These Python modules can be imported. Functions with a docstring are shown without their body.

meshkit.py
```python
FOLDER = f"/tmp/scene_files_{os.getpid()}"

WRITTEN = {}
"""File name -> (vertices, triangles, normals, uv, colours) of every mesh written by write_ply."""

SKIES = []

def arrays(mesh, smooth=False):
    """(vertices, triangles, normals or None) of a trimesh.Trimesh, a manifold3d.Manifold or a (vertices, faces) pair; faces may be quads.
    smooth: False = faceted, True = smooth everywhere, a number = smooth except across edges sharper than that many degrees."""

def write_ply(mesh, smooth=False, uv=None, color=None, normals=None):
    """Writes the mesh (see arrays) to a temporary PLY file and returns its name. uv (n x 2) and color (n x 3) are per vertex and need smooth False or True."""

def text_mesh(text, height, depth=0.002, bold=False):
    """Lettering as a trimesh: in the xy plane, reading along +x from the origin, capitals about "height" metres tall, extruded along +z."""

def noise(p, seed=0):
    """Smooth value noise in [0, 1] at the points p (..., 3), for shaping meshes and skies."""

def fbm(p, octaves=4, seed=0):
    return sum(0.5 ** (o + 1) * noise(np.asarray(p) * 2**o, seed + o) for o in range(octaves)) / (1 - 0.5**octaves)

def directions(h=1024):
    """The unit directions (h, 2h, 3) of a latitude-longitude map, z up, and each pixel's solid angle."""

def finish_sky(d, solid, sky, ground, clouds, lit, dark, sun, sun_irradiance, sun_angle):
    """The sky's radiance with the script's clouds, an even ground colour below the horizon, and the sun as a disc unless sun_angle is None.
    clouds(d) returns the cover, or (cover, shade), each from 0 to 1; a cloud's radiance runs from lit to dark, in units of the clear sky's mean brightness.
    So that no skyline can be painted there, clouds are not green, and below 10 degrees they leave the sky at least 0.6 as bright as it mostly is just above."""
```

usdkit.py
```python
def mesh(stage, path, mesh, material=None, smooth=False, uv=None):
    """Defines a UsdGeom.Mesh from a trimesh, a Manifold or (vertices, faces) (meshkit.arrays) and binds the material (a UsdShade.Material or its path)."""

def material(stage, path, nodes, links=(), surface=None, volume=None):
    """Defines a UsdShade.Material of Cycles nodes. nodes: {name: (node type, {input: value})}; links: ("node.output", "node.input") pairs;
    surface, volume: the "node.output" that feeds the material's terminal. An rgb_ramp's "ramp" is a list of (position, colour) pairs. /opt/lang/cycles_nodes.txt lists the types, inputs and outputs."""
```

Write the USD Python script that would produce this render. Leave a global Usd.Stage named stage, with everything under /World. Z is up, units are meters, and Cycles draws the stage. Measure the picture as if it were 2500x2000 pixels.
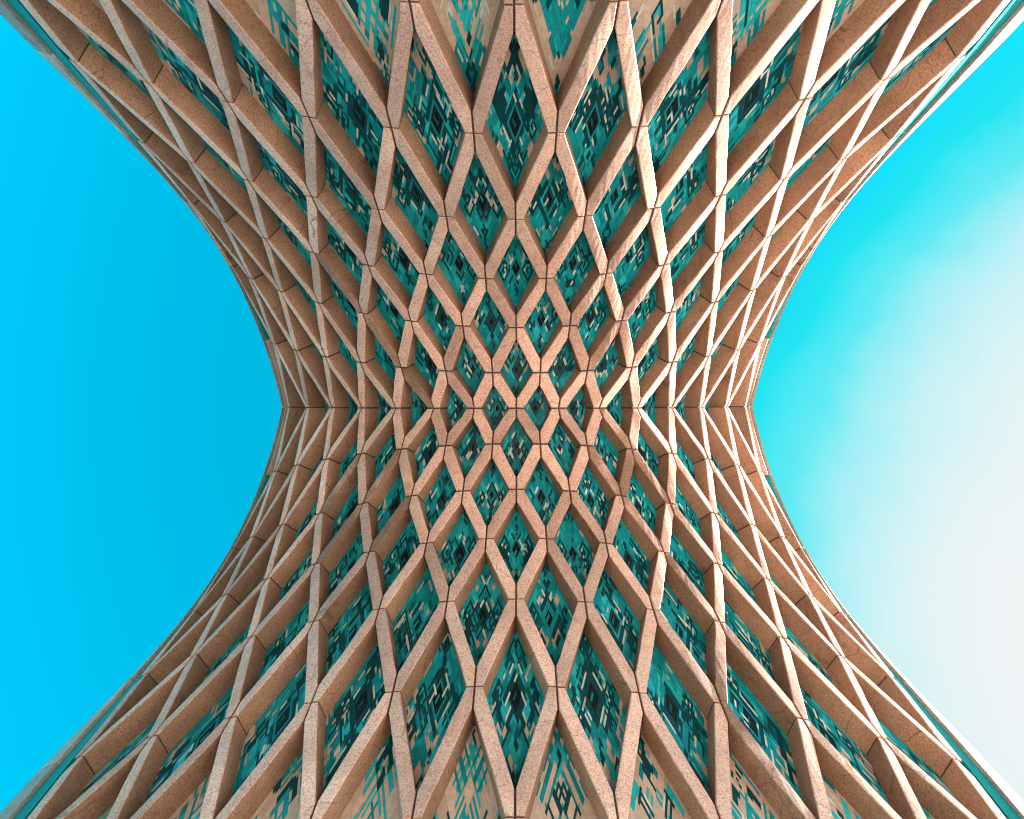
import math, random
import numpy as np
import usdkit
from pxr import Usd, UsdGeom, UsdLux, UsdShade, Gf, Sdf, Vt

random.seed(7)
rng = np.random.default_rng(11)
stage = Usd.Stage.CreateInMemory()
UsdGeom.SetStageUpAxis(stage, UsdGeom.Tokens.z)
UsdGeom.SetStageMetersPerUnit(stage, 1.0)
UsdGeom.Xform.Define(stage, '/World')

# ------------------------------------------------------------------ camera, sky, sun, exposure
EYE = 1.6                                     # the photographer holds the camera at eye height and looks straight up
CAM_X, CAM_Y, TILT_X, TILT_Y, ROLL = 0.07198, 0.19943, -0.01253, -0.00919, 0.00127
EXPOSURE = 3.25
SUN_EL = math.radians(18.5)
SUN_AZ = math.radians(5)
SUN_DIR_XY = (math.cos(SUN_AZ), math.sin(SUN_AZ))   # world +y is the bottom of the picture
SUN_I = 1.25
SKY_I = 0.059
VEIL_DIR = (0.80, 0.20, 0.566)
VEIL = (1.56, 1.62, 1.62)                       # thin bright cloud veil on the sunny side

def cam_axes():
    def rot(x, y, z):                         # a vector of the camera frame in the frame right, image-up, up
        c, s = math.cos(ROLL), math.sin(ROLL);  x, y = c*x + s*y, -s*x + c*y
        c, s = math.cos(TILT_X), math.sin(TILT_X);  y, z = c*y + s*z, -s*y + c*z
        c, s = math.cos(TILT_Y), math.sin(TILT_Y);  x, z = c*x + s*z, -s*x + c*z
        return np.array([x, -y, z])           # image up is world -y
    return rot(1, 0, 0), rot(0, 1, 0), rot(0, 0, 1)

R, U, FW = cam_axes()
cam = UsdGeom.Camera.Define(stage, '/World/camera')
EYE_POS = np.array([CAM_X, -CAM_Y, EYE])
m = Gf.Matrix4d(*[float(v) for v in (*R, 0, *U, 0, *(-FW), 0, *EYE_POS, 1)])
cam.AddTransformOp().Set(m)
cam.CreateHorizontalApertureAttr(36.0)
cam.CreateVerticalApertureAttr(36.0 * 819 / 1024)
cam.CreateFocalLengthAttr(36.0 * 2000 / 2500)
cam.CreateClippingRangeAttr(Gf.Vec2f(0.1, 6000))
cam.CreateExposureAttr(EXPOSURE)

sun_dir = np.array([SUN_DIR_XY[0]*math.cos(SUN_EL), SUN_DIR_XY[1]*math.cos(SUN_EL), math.sin(SUN_EL)])
sun = UsdLux.DistantLight.Define(stage, '/World/sun')
sun.CreateIntensityAttr(SUN_I); sun.CreateAngleAttr(0.8); sun.CreateNormalizeAttr(True)
sun.CreateColorAttr(Gf.Vec3f(1.0, 0.93, 0.84))
zz = sun_dir; xx = np.cross([0, 0, 1.0], zz); xx /= np.linalg.norm(xx); yy = np.cross(zz, xx)
sun.AddTransformOp().Set(Gf.Matrix4d(*[float(v) for v in (*xx, 0, *yy, 0, *zz, 0, 0, 0, 0, 1)]))

dome = UsdLux.DomeLight.Define(stage, '/World/sky')
dome.CreateIntensityAttr(1.0)
sky_mat = usdkit.material(stage, '/World/Looks/sky', {
    'sky': ('sky_texture', {'sky_type': 'single_scattering', 'sun_disc': False, 'sun_elevation': SUN_EL,
                            'sun_rotation': math.atan2(sun_dir[0], sun_dir[1]), 'altitude': 1200.0,
                            'air_density': 1.0, 'aerosol_density': 1.0, 'ozone_density': 1.0}),
    'grade': ('hsv', {'hue': 0.452, 'saturation': 1.75, 'value': 1.0, 'fac': 1.0}),
    'tc': ('texture_coordinate', {}),
    'sep': ('separate_xyz', {}),
    'sx': ('math', {'math_type': 'multiply', 'value2': VEIL_DIR[0]}),
    'sy': ('math', {'math_type': 'multiply_add', 'value2': VEIL_DIR[1]}),
    'sz': ('math', {'math_type': 'multiply_add', 'value2': VEIL_DIR[2]}),
    'n': ('noise_texture', {'scale': 2.2, 'detail': 6.0, 'roughness': 0.55}),
    'nj': ('math', {'math_type': 'multiply_add', 'value2': 0.12}),
    'veil': ('map_range', {'range_type': 'smoothstep', 'from_min': 0.755, 'from_max': 0.995, 'to_min': 0.0, 'to_max': 1.0, 'clamp': True}),
    'vmix': ('map_range', {'range_type': 'smoothstep', 'from_min': 0.0, 'from_max': 0.28, 'to_min': 0.0, 'to_max': 1.0, 'clamp': True}),
    'vcol': ('rgb_ramp', {'ramp': [(0.0, (0.02, 1.28, 1.58)), (0.3, (0.03, 1.40, 1.60)), (0.5, (0.22, 1.48, 1.62)), (0.75, (0.98, 1.58, 1.62)), (1.0, VEIL)]}),
    'mix': ('mix_color', {'use_clamp': False}),
    'bg': ('background_shader', {'strength': SKY_I}),
}, [('sky.color', 'grade.color'), ('tc.generated', 'sep.vector'), ('sep.x', 'sx.value1'), ('sep.y', 'sy.value1'), ('sx.value', 'sy.value3'),
    ('sep.z', 'sz.value1'), ('sy.value', 'sz.value3'), ('tc.generated', 'n.vector'), ('n.fac', 'nj.value1'), ('sz.value', 'nj.value3'),
    ('nj.value', 'veil.value'), ('veil.result', 'vmix.value'), ('vmix.result', 'mix.fac'), ('veil.result', 'vcol.fac'), ('vcol.color', 'mix.b'), ('grade.color', 'mix.a'), ('mix.result', 'bg.color')], surface='bg.background')
UsdShade.MaterialBindingAPI.Apply(dome.GetPrim()).Bind(sky_mat)
dome.GetPrim().SetCustomDataByKey('kind', 'structure')

# ------------------------------------------------------------------ materials
L = '/World/Looks/'
def stone(name, a, b, dark, bump=0.5):
    return usdkit.material(stage, L + name, {
        'tc': ('texture_coordinate', {}),
        'big': ('noise_texture', {'scale': 0.9, 'detail': 4.0, 'roughness': 0.6}),
        'fine': ('noise_texture', {'scale': 30.0, 'detail': 5.0, 'roughness': 0.85}),
        'stain': ('noise_texture', {'scale': 2.3, 'detail': 6.0, 'roughness': 0.7, 'distortion': 0.6}),
        'bigr': ('rgb_ramp', {'ramp': [(0.32, tuple(c*.82 for c in a)), (0.5, a), (0.68, b)]}),
        'finer': ('rgb_ramp', {'ramp': [(0.39, (0.40, 0.36, 0.34)), (0.47, (0.88, 0.87, 0.86)), (0.56, (1.08, 1.08, 1.08)), (0.64, (1.22, 1.22, 1.22))]}),
        'stainr': ('rgb_ramp', {'ramp': [(0.56, (0, 0, 0)), (0.74, (0.8, 0.8, 0.8))]}),
        'info': ('object_info', {}),
        'vr': ('map_range', {'from_min': 0.0, 'from_max': 1.0, 'to_min': 0.70, 'to_max': 1.16}),
        'age': ('map_range', {'from_min': 0.0, 'from_max': 1.0, 'to_min': 1.5, 'to_max': 0.15}),
        'agef': ('math', {'math_type': 'multiply', 'use_clamp': True}),
        'm1': ('mix_color', {'blend_type': 'multiply', 'fac': 1.0, 'use_clamp': False}),
        'm2': ('mix_color', {'blend_type': 'mix', 'b': dark}),
        'm3': ('mix_color', {'blend_type': 'multiply', 'fac': 1.0}),
        'wob': ('noise_texture', {'scale': 3.0, 'detail': 5.0}),
        'warp': ('mix_vector', {'fac': 0.12}),
        'vor': ('voronoi_texture', {'feature': 'distance_to_edge', 'scale': 1.1}),
        'crack': ('map_range', {'from_min': 0.0, 'from_max': 0.012, 'to_min': 0.75, 'to_max': 0.0, 'clamp': True}),
        'crackm': ('mix_color', {'b': tuple(c*.6 for c in dark)}),
        'patch': ('map_range', {'from_min': 0.5, 'from_max': 0.6, 'to_min': 0.0, 'to_max': 1.0, 'clamp': True}),
        'cf': ('math', {'math_type': 'multiply'}),
        'bump': ('bump', {'strength': bump, 'distance': 0.02}),
        'p': ('principled_bsdf', {'roughness': 0.72, 'specular_ior_level': 0.4}),
    }, [('tc.object', 'big.vector'), ('tc.object', 'fine.vector'), ('tc.object', 'stain.vector'),
        ('big.fac', 'bigr.fac'), ('fine.fac', 'finer.fac'), ('stain.fac', 'stainr.fac'),
        ('bigr.color', 'm1.a'), ('finer.color', 'm1.b'), ('m1.result', 'm2.a'), ('stainr.color', 'agef.value1'), ('info.random', 'age.value'), ('age.result', 'agef.value2'), ('agef.value', 'm2.fac'),
        ('info.random', 'vr.value'), ('m2.result', 'm3.a'), ('vr.result', 'm3.b'),
        ('tc.object', 'wob.vector'), ('tc.object', 'warp.a'), ('wob.color', 'warp.b'), ('warp.result', 'vor.vector'), ('vor.distance', 'crack.value'),
        ('big.fac', 'patch.value'), ('crack.result', 'cf.value1'), ('patch.result', 'cf.value2'), ('m3.result', 'crackm.a'), ('cf.value', 'crackm.fac'),
        ('crackm.result', 'p.base_color'), ('fine.fac', 'bump.height'), ('bump.normal', 'p.normal')], surface='p.BSDF')

STONE = stone('rib_stone', (0.55, 0.335, 0.27), (0.64, 0.415, 0.345), (0.28, 0.15, 0.10))
STONE_STAINED = stone('stained_stone', (0.27, 0.145, 0.10), (0.50, 0.32, 0.25), (0.15, 0.07, 0.045), 0.7)
STONE_SIDE = stone('rib_stone_side', (0.33, 0.19, 0.125), (0.40, 0.235, 0.157), (0.15, 0.065, 0.034), 0.3)  # patina brown; shade on the sides is painted into this darker colour
MARBLE = stone('facade_marble', (0.30, 0.265, 0.24), (0.42, 0.375, 0.34), (0.20, 0.165, 0.14))
MORTAR = usdkit.material(stage, L + 'mortar', {'p': ('principled_bsdf', {'base_color': (0.07, 0.04, 0.028), 'roughness': 0.9})}, [], surface='p.BSDF')
GROUT = usdkit.material(stage, L + 'grout', {'p': ('principled_bsdf', {'base_color': (0.26, 0.27, 0.25), 'roughness': 0.85})}, [], surface='p.BSDF')
PAVING = usdkit.material(stage, L + 'paving', {
    'tc': ('texture_coordinate', {}), 'n': ('noise_texture', {'scale': 0.4, 'detail': 5.0}),
    'r': ('rgb_ramp', {'ramp': [(0.35, (0.60, 0.50, 0.43)), (0.65, (0.68, 0.57, 0.49))]}),
    'p': ('principled_bsdf', {'roughness': 0.8})},
    [('tc.object', 'n.vector'), ('n.fac', 'r.fac'), ('r.color', 'p.base_color')], surface='p.BSDF')
TILE = usdkit.material(stage, L + 'glazed_tile', {
    'at': ('attribute', {'attribute': 'tint'}), 'tc': ('texture_coordinate', {}),
    'n': ('noise_texture', {'scale': 9.0, 'detail': 5.0, 'roughness': 0.65}),
    'r': ('rgb_ramp', {'ramp': [(0.3, (0.84, 0.84, 0.84)), (0.7, (1.12, 1.12, 1.12))]}),
    'm': ('mix_color', {'blend_type': 'multiply', 'fac': 1.0, 'use_clamp': False}),
    'p': ('principled_bsdf', {'roughness': 0.45, 'specular_ior_level': 0.12})},
    [('tc.object', 'n.vector'), ('n.fac', 'r.fac'), ('at.color', 'm.a'), ('r.color', 'm.b'), ('m.result', 'p.base_color')], surface='p.BSDF')

# ------------------------------------------------------------------ helpers
def custom(prim, **kw):
    for k, v in kw.items():
        prim.SetCustomDataByKey(k, v)
    return prim

counter = {}
def numbered(parent, name):
    k = (parent, name); n = counter.get(k, 0); counter[k] = n + 1
    return f'{parent}/{name}' if n == 0 else f'{parent}/{name}_{n:03d}'

def put(parent, name, verts, faces, mat, tint=None, sides=None):
    """ONE mesh prim; faces are polygons (lists); tint: colour per vertex; sides: (face indices, material) subset"""
    path = numbered(parent, name)
    me = UsdGeom.Mesh.Define(stage, path)
    v = np.asarray(verts, np.float32)
    me.CreatePointsAttr(Vt.Vec3fArray.FromNumpy(np.ascontiguousarray(v)))
    if isinstance(faces, np.ndarray):
        counts = np.full(len(faces), faces.shape[1], np.int32); idx = faces.astype(np.int32).ravel()
    else:
        counts = np.array([len(f) for f in faces], np.int32); idx = np.concatenate([np.asarray(f, np.int32) for f in faces])
    me.CreateFaceVertexCountsAttr(Vt.IntArray.FromNumpy(counts)); me.CreateFaceVertexIndicesAttr(Vt.IntArray.FromNumpy(idx))
    me.CreateSubdivisionSchemeAttr('none')
    UsdShade.MaterialBindingAPI.Apply(me.GetPrim()).Bind(mat)
    if tint is not None:
        UsdGeom.PrimvarsAPI(me).CreatePrimvar('tint', Sdf.ValueTypeNames.Color3fArray, 'vertex').Set(Vt.Vec3fArray.FromNumpy(np.ascontiguousarray(tint, dtype=np.float32)))
    if sides is not None:
        sub = UsdGeom.Subset.CreateGeomSubset(me, 'weathered_sides', UsdGeom.Tokens.face, Vt.IntArray([int(i) for i in sides[0]]), UsdShade.Tokens.materialBind)  # side faces, in brown patina with shade painted in
        UsdShade.MaterialBindingAPI.Apply(sub.GetPrim()).Bind(sides[1])
    return me.GetPrim()

# ------------------------------------------------------------------ the vault: a smooth saddle, in metres
# i counts half lozenges along the passage from the middle, j half lozenges down the vault from the crest (either leg)
CX = [0.46769, -0.02051, -0.00345, 0.0013, 0.22346, -0.05401, -0.01572, 0.04563, 0.12412, -0.13882, -0.03252, 0.07459, -0.01073]
CY = [1.85182, 2.29284, -0.34392, 0.03902, 7.79809, 0.63963, 0.1196, -14.35654, -1.87735, 12.72883, 0.54622, -5.19786, 0.77987]
CZ = [17.98439, 2.15333, -0.58461, 0.1675, -0.42634, -1.113, 0.10507, 0.97693, 1.07823, -4.38271, -0.76831, 1.63311, -0.19184]
POW = [(a, b) for a in range(6) for b in range(4) if a/5 + b/3 <= 1.01]
def P(i, j):
    i = np.asarray(i, float); j = np.asarray(j, float)
    a = np.abs(j)/4; q = (i/10)**2
    f = lambda C: sum(c * a**m_ * q**n_ for c, (m_, n_) in zip(C, POW))
    return np.stack([i*f(CX), -np.sign(j)*f(CY)*a, f(CZ) + EYE], -1)

def N(i, j):
    """unit normal towards the passage below; on the crest the mean of both slopes, lengthened for the mitre"""
    i = np.asarray(i, float); j = np.asarray(j, float)
    e = 0.02
    sj = np.where(j >= 0, 1.0, -1.0)
    crest = np.abs(j) < 1e-6
    di = P(i+e, j) - P(i-e, j)
    lo = np.where(np.abs(j) < 2*e, j, j - sj*e)
    dj = (P(i, j + sj*e) - P(i, lo)) * sj[..., None]
    n = np.cross(di, dj); n /= np.linalg.norm(n, axis=-1, keepdims=True)
    n = np.where(n[..., 2:] > 0, -n, n)
    c = n.copy(); c[..., 1] = 0
    ln = np.linalg.norm(c, axis=-1, keepdims=True)
    return np.where(crest[..., None], c/np.maximum(ln, 0.3)**2, n)

DEPTH = 0.455
JMAX = 8
def EDGE(j):                                     # where the lattice stops towards the open fronts
    return np.minimum(14.35 - .17*np.minimum(np.abs(j), 2), 16 - np.abs(j))
def EDGE_LINE(j):                                # the same border as one smooth curve, for the mouldings and walls
    a, b = 14.45 - .17*np.abs(j), 16.02 - np.abs(j)
    return -np.log(np.exp(-2.2*a) + np.exp(-2.2*b))/2.2
def half_width(i, j):                            # half the joint across a rib crossing
    slim = 1 - (.47 - .045*np.minimum(np.abs(j), 6))*np.minimum((np.abs(i)/9)**1.5, 1)   # the ribs thin out towards the open fronts
    return (0.170 - 0.0055*np.abs(j))*slim
def AL(i, j):
    e = 0.5
    d = np.linalg.norm(P(i+e, j) - P(i-e, j), axis=-1)
    return float(half_width(i, j) / d)

def seen(p):
    d = np.asarray(p) - EYE_POS
    z = d @ FW
    return np.stack([1250 + 2000*(d @ R)/z, 1000 - 2000*(d @ U)/z], -1), z

# ------------------------------------------------------------------ ground
LAWN = usdkit.material(stage, L + 'lawn', {'tc': ('texture_coordinate', {}), 'n': ('noise_texture', {'scale': 0.6, 'detail': 6.0}),
    'r': ('rgb_ramp', {'ramp': [(0.35, (0.060, 0.062, 0.030)), (0.65, (0.095, 0.090, 0.045))]}), 'p': ('principled_bsdf', {'roughness': 0.9})},
    [('tc.object', 'n.vector'), ('n.fac', 'r.fac'), ('r.color', 'p.base_color')], surface='p.BSDF')
nn = 48
ang = np.linspace(0, 2*np.pi, nn, endpoint=False)
g = put('/World', 'ground', np.stack([2500*np.cos(ang), 2500*np.sin(ang), 0*ang - .02], -1), [list(range(nn))], LAWN)
custom(g, kind='structure')
g = put('/World', 'pavement', [(-11, -24, 0), (70, -24, 0), (70, 24, 0), (-11, 24, 0), (-11, -24, -.12), (70, -24, -.12), (70, 24, -.12), (-11, 24, -.12)],
        [[0, 1, 2, 3], [0, 1, 5, 4], [1, 2, 6, 5], [2, 3, 7, 6], [3, 0, 4, 7]], PAVING)  # unseen; drawn out towards the sun for its bounce light
custom(g, kind='structure')

# unseen far ring, added as hill shapes to hold back low sky light
na = 180
ah = np.linspace(0, 2*np.pi, na, endpoint=False)
hh = 300 + 70*np.sin(3*ah+1) + 45*np.sin(7*ah+.4) + 25*np.sin(17*ah+2) + rng.uniform(-12, 12, na)
rows = [(1500, 0*hh-1), (1850, hh*.55+rng.uniform(-15, 15, na)), (2200, hh), (2480, 0*hh-1)]
hv = np.concatenate([np.stack([r_*np.cos(ah), r_*np.sin(ah), z_], -1) for r_, z_ in rows])
hf = [[k*na+i, k*na+(i+1) % na, (k+1)*na+(i+1) % na, (k+1)*na+i] for k in range(3) for i in range(na)]
BLOCKER_HILL = usdkit.material(stage, L + 'blocker_hill', {'tc': ('texture_coordinate', {}), 'n': ('noise_texture', {'scale': 0.02, 'detail': 6.0}),
    'r': ('rgb_ramp', {'ramp': [(0.35, (0.10, 0.085, 0.06)), (0.65, (0.19, 0.155, 0.115))]}), 'p': ('principled_bsdf', {'roughness': 0.95})},
    [('tc.object', 'n.vector'), ('n.fac', 'r.fac'), ('r.color', 'p.base_color')], surface='p.BSDF')
custom(put('/World', 'hills', hv, hf, BLOCKER_HILL), kind='structure')

# ------------------------------------------------------------------ the tower
TOWER = '/World/vaulted_tower'
tw = UsdGeom.Xform.Define(stage, TOWER)
custom(tw.GetPrim(), label='pale stone tower with diamond ribbed vault and turquoise mosaic panels seen from below', category='tower')

# the rib stones ------------------------------------------------------------
GAP = 0.032
CH = 0.014
def stone_mesh(A, B):
    """one stone between the crossings A and B: six-cornered face, mitred ends, chamfered edges, sides down to the panels"""
    (ia, ja), (ib, jb) = A, B
    si = 1 if ib > ia else -1; sj = 1 if jb > ja else -1
    aa, ab = AL(ia, ja), AL(ib, jb)
    prm = [(ia, ja), (ia + si*aa, ja), (ib, jb - sj*ab), (ib, jb), (ib - si*ab, jb), (ia, ja + sj*aa)]
    pi = np.array([x[0] for x in prm], float); pj = np.array([x[1] for x in prm], float)
    top = P(pi, pj)
    ei = P(pi + .1, pj) - P(pi - .1, pj); ei /= np.linalg.norm(ei, axis=-1, keepdims=True)
    jj0 = np.where(np.abs(pj) < .1, pj, pj - sj*.05); jj1 = np.where(np.abs(pj) < .1, pj + np.sign((ja + jb)/2)*.1, pj + sj*.05)
    ej = P(pi, jj1) - P(pi, jj0); ej /= np.linalg.norm(ej, axis=-1, keepdims=True)
    ej *= np.where(np.abs(pj) < .1, np.sign((ja + jb)/2)*sj, 1)[:, None]
    g2 = GAP/2
    sh = np.zeros((6, 3))
    for k, (u, w) in enumerate([(1, 1), (0, 1), (-1, 0), (-1, -1), (0, -1), (1, 0)]):
        sh[k] = g2*(u*si*ei[k] + w*ej[k])
    n = N(pi, pj)
    top = top + sh
    c = top.mean(0)
    K = 6                                          # the long arrises are worn and chipped here and there
    tt = np.linspace(0, 1, K+1)[:, None]
    outl, nn_ = [top[0]], [n[0]]
    for p, q in ((1, 2), (4, 5)):
        e = top[p]*(1-tt) + top[q]*tt
        inw = c - e.mean(0); ax = (top[q]-top[p])/np.linalg.norm(top[q]-top[p]); inw -= ax*(inw @ ax); inw /= np.linalg.norm(inw)
        w = rng.uniform(-.003, .006, K+1); w[rng.random(K+1) < .06] += rng.uniform(.006, .014)
        w[[0, K]] = 0
        e = e + inw*w[:, None]
        e[1:-1] += ax*rng.uniform(-.06, .06, (K-1, 1))
        outl += list(e); nn_ += list(n[p]*(1-tt) + n[q]*tt)
        if p == 1: outl.append(top[3]); nn_.append(n[3])
    top = np.array(outl); n = np.array(nn_); M = len(top)
    nxt = np.roll(top, -1, 0); prv = np.roll(top, 1, 0)
    nm = n.mean(0); nm /= np.linalg.norm(nm)
    d1 = nxt - top; d1 /= np.linalg.norm(d1, axis=1, keepdims=True)
    d0 = top - prv; d0 /= np.linalg.norm(d0, axis=1, keepdims=True)
    i1 = np.cross(nm, d1); i0 = np.cross(nm, d0)
    if ((c - top[0]) @ i1[0]) < 0: i1, i0 = -i1, -i0
    bis = i0 + i1; bis /= np.maximum((bis*i1).sum(1, keepdims=True), .35)
    jit = rng.uniform(-.006, .006)
    inner = top + bis*(CH + rng.uniform(-.004, .004, (M, 1))) + n*jit
    rim = top - n*(CH + rng.uniform(-.003, .006, (M, 1))) + n*jit
    low = top - n*DEPTH
    v = np.vstack([inner, rim, low])
    a0, b0, p3 = 1, K+3, K+2
    f = [[0, a0, b0+K], [p3, b0, a0+K]] + [[a0+k, a0+k+1, b0+K-k-1, b0+K-k] for k in range(K)]
    for a in range(M):
        b = (a+1) % M
        f.append([a, b, M+b, M+a])
    ns = len(f)
    for a in range(M):
        b = (a+1) % M
        f.append([M+a, M+b, 2*M+b, 2*M+a])
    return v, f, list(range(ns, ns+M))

stones = []
for j in range(-JMAX, JMAX):
    for i in range(-16, 17):
        if (i + j) % 2: continue
        for s in (1, -1):
            A, B = (i, j), (i+s, j+1)
            # each stone is built from the crossing nearer the crest to the one nearer the ground
            if j < 0: A, B = B, A
            if max(abs(A[0]) - EDGE(A[1]), abs(B[0]) - EDGE(B[1])) > .05: continue
            stones.append((A, B))
STAINED = {frozenset(x) for x in (((5, -1), (6, -2)), ((4, -2), (5, -3)), ((5, -3), (6, -4)), ((6, -4), (5, -5)), ((5, -5), (6, -6)), ((5, -1), (4, -2)),
    ((3, -1), (4, -2)), ((-5, -1), (-6, -2)), ((-6, -2), (-7, -3)), ((-4, -2), (-5, -3)), ((-7, -1), (-8, -2)), ((-5, 1), (-6, 2)), ((-6, 2), (-7, 3)), ((-4, 0), (-5, 1)), ((4, 0), (5, -1)), ((3, 1), (4, 2)))}
recs = []
for A, B in stones:
    v, f, sd = stone_mesh(A, B)
    uv, z = seen(v[:len(v)//3])
    x, y = np.clip(uv[:, 0], 0, 2500), np.clip(uv[:, 1], 0, 2000)
    area = abs(np.dot(x, np.roll(y, 1)) - np.dot(y, np.roll(x, 1)))/2
    recs.append((area + (2 if (0 < uv[:, 0].mean() < 2500 and 0 < uv[:, 1].mean() < 2000) else 0), v, f, sd, frozenset((A, B)) in STAINED))
recs.sort(key=lambda r: -r[0])
for a, v, f, sd, old in recs[:300]:
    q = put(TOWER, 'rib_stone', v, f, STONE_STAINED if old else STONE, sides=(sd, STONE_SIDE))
    if old: custom(q, label='brown stained rib stone with a rough speckled face')
rest = recs[300:]
if rest:
    vs, fs, sds, o, fo = [], [], [], 0, 0
    for a, v, f, sd, old in rest:
        vs.append(v); fs += [[k+o for k in q] for q in f]; sds += [k+fo for k in sd]; o += len(v); fo += len(f)
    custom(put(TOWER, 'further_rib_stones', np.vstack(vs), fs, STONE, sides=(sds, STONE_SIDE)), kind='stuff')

# mortar in the crossings: a slim cross set back between the stones
vs, fs, o = [], [], 0
for j in range(-JMAX+1, JMAX):
    for i in range(-14, 15):
        if (i+j) % 2 or abs(i) > EDGE(j): continue
        a = AL(i, j)*.98
        for (q0, q1, w) in (((i-a, j), (i+a, j), 1), ((i, j-a), (i, j+a), 0)):
            cs = [q0, (i, j), q1]
            pi = np.array([c[0] for c in cs], float); pj = np.array([c[1] for c in cs], float)
            c = P(pi, pj); n = N(pi, pj)
            t = c[2]-c[0]; t /= np.linalg.norm(t)
            for k in range(3):
                side = np.cross(t, n[k]); side /= np.linalg.norm(side); side *= GAP*.62
                vs += [c[k]+side-n[k]*.035, c[k]-side-n[k]*.035, c[k]-side-n[k]*DEPTH, c[k]+side-n[k]*DEPTH]
            for k in range(2):
                b = o+4*k
                for e in range(4):
                    fs.append([b+e, b+(e+1) % 4, b+4+(e+1) % 4, b+4+e])
            fs += [[o, o+1, o+2, o+3], [o+8, o+9, o+10, o+11]]
            o += 12
custom(put(TOWER, 'mortar_joints', np.array(vs), fs, MORTAR), kind='stuff', label='dark mortar in the crossings of the ribs')

# the mosaic panels -----------------------------------------------------------
BLACK, DARK, DARK2, TEAL, TEAL2, TURQ, BEIGE, LINE = range(8)
TINT = np.array([(0.004, 0.010, 0.014), (0.002, 0.050, 0.062), (0.003, 0.085, 0.10), (0.004, 0.25, 0.29), (0.004, 0.20, 0.235),
                 (0.015, 0.36, 0.40), (0.44, 0.34, 0.28), (0.46, 0.52, 0.47)])
FRET = ["11111.", "1...1.", "1.1.1.", "1.11.1", "1...11", "11111."]

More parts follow.
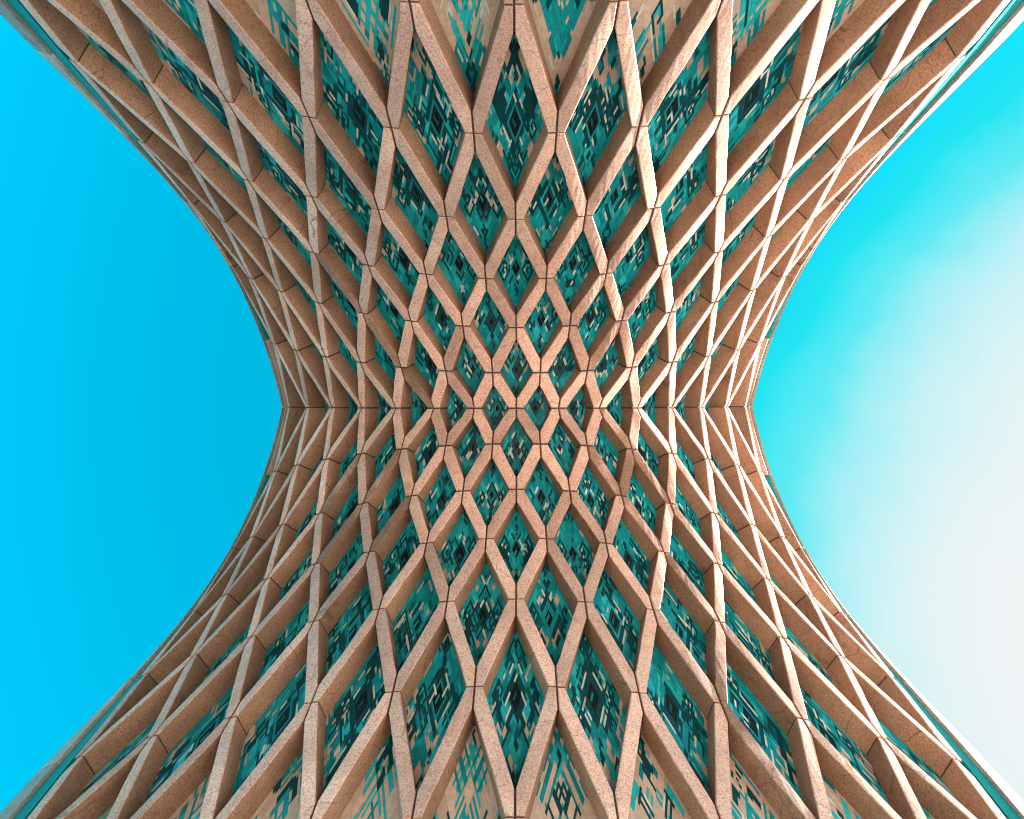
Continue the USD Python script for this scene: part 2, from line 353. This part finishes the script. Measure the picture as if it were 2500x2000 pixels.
def mosaic(n, row, seed):
    """cells of one panel, nearly symmetric about the long diagonal; a and b run along the two rib directions, both growing down the leg"""
    r = np.random.default_rng(seed)
    s = (np.arange(n)+.5)/n*2-1
    S, T = np.meshgrid(s, s, indexing='ij')
    low, aside = (S+T)/2, np.abs(S-T)/2            # low: +1 in the corner that points down the leg
    G = np.full((n, n), TEAL)
    if row == 5: G[(low + .5*aside > .34)] = BEIGE
    if row > 5: G[:] = BEIGE
    def rect(a, b, w, h, c):
        G[max(a, 0):max(a+w, 0), max(b, 0):max(b+h, 0)] = c
    def both(a, b, w, h, c, p=.8):
        rect(a, b, w, h, c)
        if r.random() < p:
            k = int(r.integers(-1, 2)) if r.random() < .25 else 0
            rect(b+k, a, h, w, c)
    def strip(lo, hi, wmax):
        ln, wd = int(r.integers(lo, hi+1)), int(r.integers(1, wmax+1))
        return (ln, wd) if r.random() < .5 else (wd, ln)
    if row < 6:
        for _ in range(int(n*1.7)):                # fields of slightly different glaze
            a, b = r.integers(-2, n, 2); w, h = strip(3, n//3, max(2, n//6))
            u = r.random()
            both(a, b, w, h, TURQ if u < .42 else TEAL2 if u < .85 else TEAL)
        for _ in range(int(n*(.3 if row < 4 else .6))):   # pale patches towards the sides and the foot
            a, b = r.integers(-1, n, 2); w, h = strip(2, max(3, n//5), max(1, n//10))
            ca, cb = min(max(a, 0), n-1), min(max(b, 0), n-1)
            if r.random() < .12 + .9*max(0, low[ca, cb]) + .55*aside[ca, cb]: both(a, b, w, h, BEIGE, .6)
    else:                                          # parallel bands in a pale field, close together on the long diagonal
        for _ in range(int(n*.62)):
            p = int(r.integers(-n//4, n)); q = int(round(r.normal(0, n*.16)))
            a, b = p+q, p-q
            if r.random() < .22 + 1.0*max(0, (a+b)/n-1): continue
            ln, k = int(r.integers(n//5+1, n//2+1)), int(r.integers(1, 4))
            sw = r.random() < .5; c = TURQ if r.random() < .4 else TEAL if r.random() < .6 else TEAL2
            at_ = 0
            for g_ in range(k):
                wd = int(r.integers(1, 3)); l2 = ln - int(r.integers(0, ln//3+1))
                both(*((a+at_, b, wd, l2) if sw else (a, b+at_, l2, wd)), c, 1)
                at_ += wd + (1 if r.random() < .6 else 2)
    c0 = n//2 if row < 5 else n//2 - n//12
    u = max(1, round(n/17))
    # small dark strokes: a maze round the long diagonal and in the side corners
    for _ in range(int(n*(.52 if row < 4 else .62 if row < 6 else .22))):
        if r.random() < .55:
            p = int(r.integers(0, n)); q = int(round(r.normal(0, n*.10)))
        else:
            q = int(round(r.normal(n*.27, n*.06)))*(1 if r.random() < .5 else -1); p = c0+int(round(r.normal(0, n*.07)))
        a, b = p+q, p-q
        wd = int(r.integers(1, max(1, n//13)+1)); l1 = int(r.integers(3, max(4, n//4)+1)); l2 = int(r.integers(2, max(3, n//5)+1))
        c = DARK if r.random() < .8 else DARK2
        m_ = [(a, b, l1, wd, c)]
        v = r.random()
        if v < .45: m_.append((a if r.random() < .5 else a+l1-wd, b, wd, l2, c))            # a bent stroke
        elif v < .62: m_ += [(a, b+wd+1, l1-1, wd, c)]                                       # two strokes side by side
        elif v < .75: m_ += [(a, b, wd, l2, c), (a, b+l2-wd, max(2, l1-1), wd, c)]           # a hook
        if r.random() < .3: m_.append((a+1, b-1, max(1, l1-2), 1, LINE if r.random() < .6 else TURQ))
        sw = r.random() < .5; mir = r.random() < .8
        for (x, y, w, h, c_) in m_:
            dx, dy = x-a, y-b
            if sw: dx, dy, w, h = dy, dx, h, w
            rect(a+dx, b+dy, w, h, c_)
            if mir: rect(b+dy, a+dx, h, w, c_)
    for k in range(-n//2, n//2+1):                 # blocks on the long diagonal itself
        if abs(k) > 3*u and r.random() < .4: rect(c0+k, c0+k, int(r.integers(1, u+2)), int(r.integers(1, u+2)), DARK)
    if row < 6:
        L_ = n*.26                                 # broken bars about the middle rhombus
        for (off, sw) in ((-3*u, 0), (2*u, 0), (-3*u, 1), (2*u, 1)):
            if r.random() < .25: continue
            x0, x1 = int(-L_*r.uniform(.35, 1.1)), int(L_*r.uniform(.35, 1.1))
            a, b, w, h = c0+off, c0+x0, u, x1-x0
            if sw: a, b, w, h = b, a, h, w
            rect(a, b, w, h, DARK)
            if r.random() < .6:                    # thin pale line beside the bar
                if sw: rect(a+w//3, b-1 if off < 0 else b+h, w//2, 1, LINE)
                else: rect(a-1 if off < 0 else a+w, b+h//3, 1, h//2, LINE)
        if n >= 20:
            fs_ = n*.27
            for sg in (1, -1):
                if r.random() < .8:
                    ca = int(c0+sg*fs_)-3; cb = int(c0-sg*fs_)-3
                    flip = r.random() < .5
                    for y in range(6):
                        for x in range(6):
                            a, b = (ca+y, cb+x) if (sg > 0) != flip else (ca+x, cb+y)
                            if 0 <= a < n and 0 <= b < n:
                                if FRET[y][x] == '1': G[a, b] = DARK
                                elif 0 < x < 5 and 0 < y < 5 and r.random() < .3: G[a, b] = LINE if r.random() < .4 else TURQ
        m = max(1, round(n*.085))
        rect(c0-m-1, c0-m-1, 2*m+2, 2*m+2, TEAL2 if r.random() < .5 else DARK)
        rect(c0-m, c0-m, 2*m, 2*m, BLACK)
        if n > 17: rect(c0-u//2, c0-u//2, 1, u+1, DARK2 if r.random() < .7 else TEAL)
    for _ in range(int(n*(.16 if row < 6 else .2))):                     # slim pale strokes
        a, b = r.integers(0, n, 2); w, h = strip(2, max(3, n//6), 1)
        if G[a, b] != BLACK: both(a, b, w, h, LINE, .5)
    return G

def pieces(G, r):
    n = len(G); done = np.zeros_like(G, bool); out = []
    for a in range(n):
        for b in range(n):
            if done[a, b]: continue
            c = G[a, b]
            cap = n if c in (BLACK, LINE) else n//3 if c == DARK else max(3, n//5)
            h = 1
            while b+h < n and h < cap and G[a, b+h] == c and not done[a, b+h]: h += 1
            w = 1
            while a+w < n and w < cap and (G[a+w, b:b+h] == c).all() and not done[a+w, b:b+h].any(): w += 1
            done[a:a+w, b:b+h] = True
            out.append((a, b, w, h, c))
    return out

BACK = DEPTH + 0.006
pan, allp = [], []
def back(i, j):
    i = np.asarray(i, float); j = np.asarray(j, float)
    return P(i, j) - N(i, j)*BACK, N(i, j)

for j in range(-JMAX+1, JMAX):
    for i in range(-15, 16):
        if (i+j) % 2 == 0 or abs(i) > EDGE(j) - .3: continue
        sj = 1 if j >= 0 else -1
        row = abs(j)
        cor = [(i, j-sj), (i+1, j), (i, j+sj), (i-1, j)]       # up the leg, right, down the leg, left
        c4, n4 = back([c[0] for c in cor], [c[1] for c in cor])
        def at(a, b):                                          # a, b in -1..1 along the two rib directions
            a = np.asarray(a)[..., None]; b = np.asarray(b)[..., None]
            w = [(1-a)*(1-b)/4, (1+a)*(1-b)/4, (1+a)*(1+b)/4, (1-a)*(1+b)/4]
            return sum(w[k]*c4[k] for k in range(4)), sum(w[k]*n4[k] for k in range(4))
        open_ = min(.97, 1 - .80*min(AL(i, j), .5))
        size = np.linalg.norm(c4[1]-c4[0])
        uv, z = seen(c4)
        inview = (uv[:, 0].max() > -30) and (uv[:, 0].min() < 2530) and (uv[:, 1].max() > -30) and (uv[:, 1].min() < 2030)
        n = int(np.clip(round(size*2*open_/2/.057), 12, 34)) if inview else 10
        if j == 0: n += n % 2
        n_seed = 1000*row + abs(i)*7 + (i > 0) + 3*(j > 0)
        if j == 0:                                             # folded over the crest, along a + b = 0
            def at(a, b, tri=tuple(c4), n4=n4):
                a = np.asarray(a)[..., None]; b = np.asarray(b)[..., None]
                d = (a+b)/2; e = (a-b)/2                       # d down the leg, e sideways
                mid = (tri[1]+tri[3])/2; sd = (tri[1]-tri[3])/2
                return mid + e*sd + np.where(d > 0, d*(tri[2]-mid), -d*(tri[0]-mid)), np.where(d > 0, n4[2], n4[0]) + 0*e
        q = np.linspace(-1, 1, 5)
        if j == 0:
            qa, qb = np.array([-1, 1, 1, -1.]), np.array([-1, -1, 1, 1.])
            p_, nn_ = at(qa, qb); pf = [[0, 1, 3], [1, 2, 3]]; m0 = 4
        else:
            qa, qb = [x.ravel() for x in np.meshgrid(q, q, indexing='ij')]
            p_, nn_ = at(qa, qb); m0 = 25
            pf = [[5*x+y, 5*x+y+1, 5*x+y+6, 5*x+y+5] for x in range(4) for y in range(4)]
        pv = np.vstack([p_ - nn_*.004, p_ - nn_*.08]); pf = pf + [[k+m0 for k in f] for f in pf]
        panel = put(TOWER, 'tile_panel', pv, pf, GROUT)
        r = np.random.default_rng(n_seed)
        G = mosaic(n, row, n_seed)
        for (a, b, w, h, c) in pieces(G, r):
            gp = .03 + (.04 if c in (BLACK, DARK) else 0)
            q = np.array([[a+gp, b+gp], [a+w-gp, b+gp], [a+w-gp, b+h-gp], [a+gp, b+h-gp]])/n*2-1
            q *= open_
            p_, nn_ = at(q[:, 0], q[:, 1])
            hgt = .012 + r.uniform(0, .006)
            v = np.vstack([p_ + nn_*hgt, p_])
            f = [[0, 1, 2, 3], [0, 1, 5, 4], [1, 2, 6, 5], [2, 3, 7, 6], [3, 0, 4, 7]]
            t = TINT[c]*r.uniform(.88, 1.12)
            if c in (TEAL, TEAL2, TURQ): t = t*np.array([1, r.uniform(.94, 1.04), r.uniform(.92, 1.08)])
            uvp, zp = seen(p_)
            ar = abs(np.dot(uvp[:, 0], np.roll(uvp[:, 1], 1)) - np.dot(uvp[:, 1], np.roll(uvp[:, 0], 1)))/2 if inview else 0
            cx, cy = uvp.mean(0)
            if not (0 < cx < 2500 and 0 < cy < 2000): ar = 0
            allp.append((ar, len(pan), v, f, t))
        pan.append(str(panel.GetPath()))
allp.sort(key=lambda x: -x[0])
for ar, k, v, f, t in allp[:300]:
    put(pan[k], 'tile', v, f, TILE, tint=np.tile(t, (8, 1)))
byp = {}
for x in allp[300:]:
    byp.setdefault(x[1], []).append(x)
for k, xs in sorted(byp.items()):
    v = np.vstack([x[2] for x in xs]); t = np.repeat(np.array([x[4] for x in xs]), 8, 0)
    f = np.array([[q for q in face] for x in xs[:1] for face in x[3]])
    f = (f[None] + 8*np.arange(len(xs))[:, None, None]).reshape(-1, 4)
    custom(put(pan[k], 'small_tiles', v, f, TILE, tint=t), kind='stuff')

# the fronts: edge mouldings, turquoise flute, outer wall, legs ---------------------
def grid_faces(nr, nc, o=0):
    f = []
    for a in range(nr-1):
        for b in range(nc-1):
            f.append([o+a*nc+b, o+a*nc+b+1, o+(a+1)*nc+b+1, o+(a+1)*nc+b])
    return f
js = np.linspace(-JMAX, JMAX, 8*JMAX+1)
E_ = EDGE(js)
# shell behind the panels, right across
cols = np.linspace(-1, 1, 57)
II = cols[None, :]*(E_[:, None]+.3); JJ = np.repeat(js[:, None], 57, 1)
sh = P(II, JJ) - N(II, JJ)*(DEPTH+.55)
put(TOWER, 'vault_shell', sh.reshape(-1, 3), grid_faces(len(js), 57), MARBLE)

def BW(j):
    return np.interp(np.abs(j), [0, 3, 5, 8], [.12, .5, .95, 1.1])[:, None]

def band(sgn, o0, o1, d0, d1, name, mat, seg=None, thick=.25, only=99):
    """a moulding along the edge from offset o0 to o1 (metres beyond the lattice), its face at depth d0..d1 below the rib faces; as separate stones if seg"""
    ranges = [(0, len(js)-1)] if not seg else [(a, min(a+seg, len(js)-1)) for a in range(0, len(js)-1, seg)]
    for a, b in ranges:
        jj = js[a:b+1]; ie = sgn*EDGE_LINE(jj)
        if np.abs(jj).max() > only: continue
        base = P(ie, jj); n = N(ie, jj)
        t = P(ie+sgn*.05, jj) - P(ie-sgn*.05, jj); t /= np.linalg.norm(t, axis=1, keepdims=True)
        jt = np.gradient(base, axis=0); jt /= np.linalg.norm(jt, axis=1, keepdims=True)
        t = t - jt*(t*jt).sum(1, keepdims=True); t /= np.linalg.norm(t, axis=1, keepdims=True)
        nu = n
        crest = np.abs(jj) < 1e-6
        t[crest, 1] = 0; t[crest] /= np.linalg.norm(t[crest], axis=1, keepdims=True)
        t = t*BW(jj)
        pts = [base+t*o0-nu*d0, base+t*o1-nu*d1, base+t*o1-nu*(d1+thick), base+t*o0-nu*(d0+thick)]
        if seg and b > a:
            for q in pts:
                dv = (q[-1]-q[0]); dv /= np.linalg.norm(dv); q[0] += dv*.006; q[-1] -= dv*.006
        v = np.stack(pts, 1).reshape(-1, 3)
        nn_ = len(jj); f = []
        for k in range(nn_-1):
            for e in range(4):
                f.append([4*k+e, 4*k+(e+1) % 4, 4*k+4+(e+1) % 4, 4*k+4+e])
        f += [[0, 1, 2, 3], [4*(nn_-1)+e for e in range(4)]]
        tint = np.tile(np.array([0.006, .21, .22]), (len(v), 1)) if mat is TILE else None
        put(TOWER, name, v, f, mat, tint=tint)
for sgn in (-1, 1):
    band(sgn, -.15, .15, 0.02, 0.02, 'edge_stone', STONE, seg=4, thick=.18, only=1.6)
    band(sgn, .155, .43, .02, .02, 'turquoise_flute', TILE)
    band(sgn, .434, .80, -.05, -.03, 'facade_moulding', MARBLE, seg=4, thick=.6)
    # outer wall rising from the moulding, and the leg below
    jj = js; ie = sgn*EDGE_LINE(jj); base = P(ie, jj); n = N(ie, jj)
    t = P(ie+sgn*.05, jj) - P(ie-sgn*.05, jj); t /= np.linalg.norm(t, axis=1, keepdims=True)
    q = base + t*BW(jj)*.78 - n*.15
    top = q.copy(); top[:, 2] = 42; top[:, 0] = sgn*np.minimum(np.abs(q[:, 0]), 7.2)
    v = np.stack([q, top], 1).reshape(-1, 3)
    put(TOWER, 'front_wall', v, grid_faces(len(js), 2), MARBLE)
# legs: solid piers down to the ground under the springing, and the roof slab
for s in (-1, 1):
    ii = np.linspace(-1, 1, 25)*EDGE(JMAX)
    q = P(ii, np.full(25, s*JMAX*1.0)) - N(ii, np.full(25, s*JMAX*1.0))*.1
    lo = q.copy(); lo[:, 2] = -.05; lo[:, 1] += np.sign(q[:, 1])*.8
    sy = float(np.sign(q[0, 1]))
    v = np.stack([q, lo], 1).reshape(-1, 3)
    put(TOWER, 'leg_face', v, grid_faces(25, 2), MARBLE)
    x0, y0, y1, z1 = 7.5, sy*9.6, sy*22, 42
    v = [(x, y, z) for z in (-.05, z1) for x, y in ((-x0, y0), (x0, y0), (x0, y1), (-x0, y1))]
    put(TOWER, 'leg', v, [[0, 1, 2, 3], [4, 5, 6, 7], [0, 1, 5, 4], [1, 2, 6, 5], [2, 3, 7, 6], [3, 0, 4, 7]], MARBLE)
v = [(x, y, z) for z in (40.5, 42.1) for x, y in ((-7.4, -9.5), (7.4, -9.5), (7.4, 9.5), (-7.4, 9.5))]
put(TOWER, 'upper_storey', v, [[0, 1, 2, 3], [4, 5, 6, 7], [0, 1, 5, 4], [1, 2, 6, 5], [2, 3, 7, 6], [3, 0, 4, 7]], MARBLE)
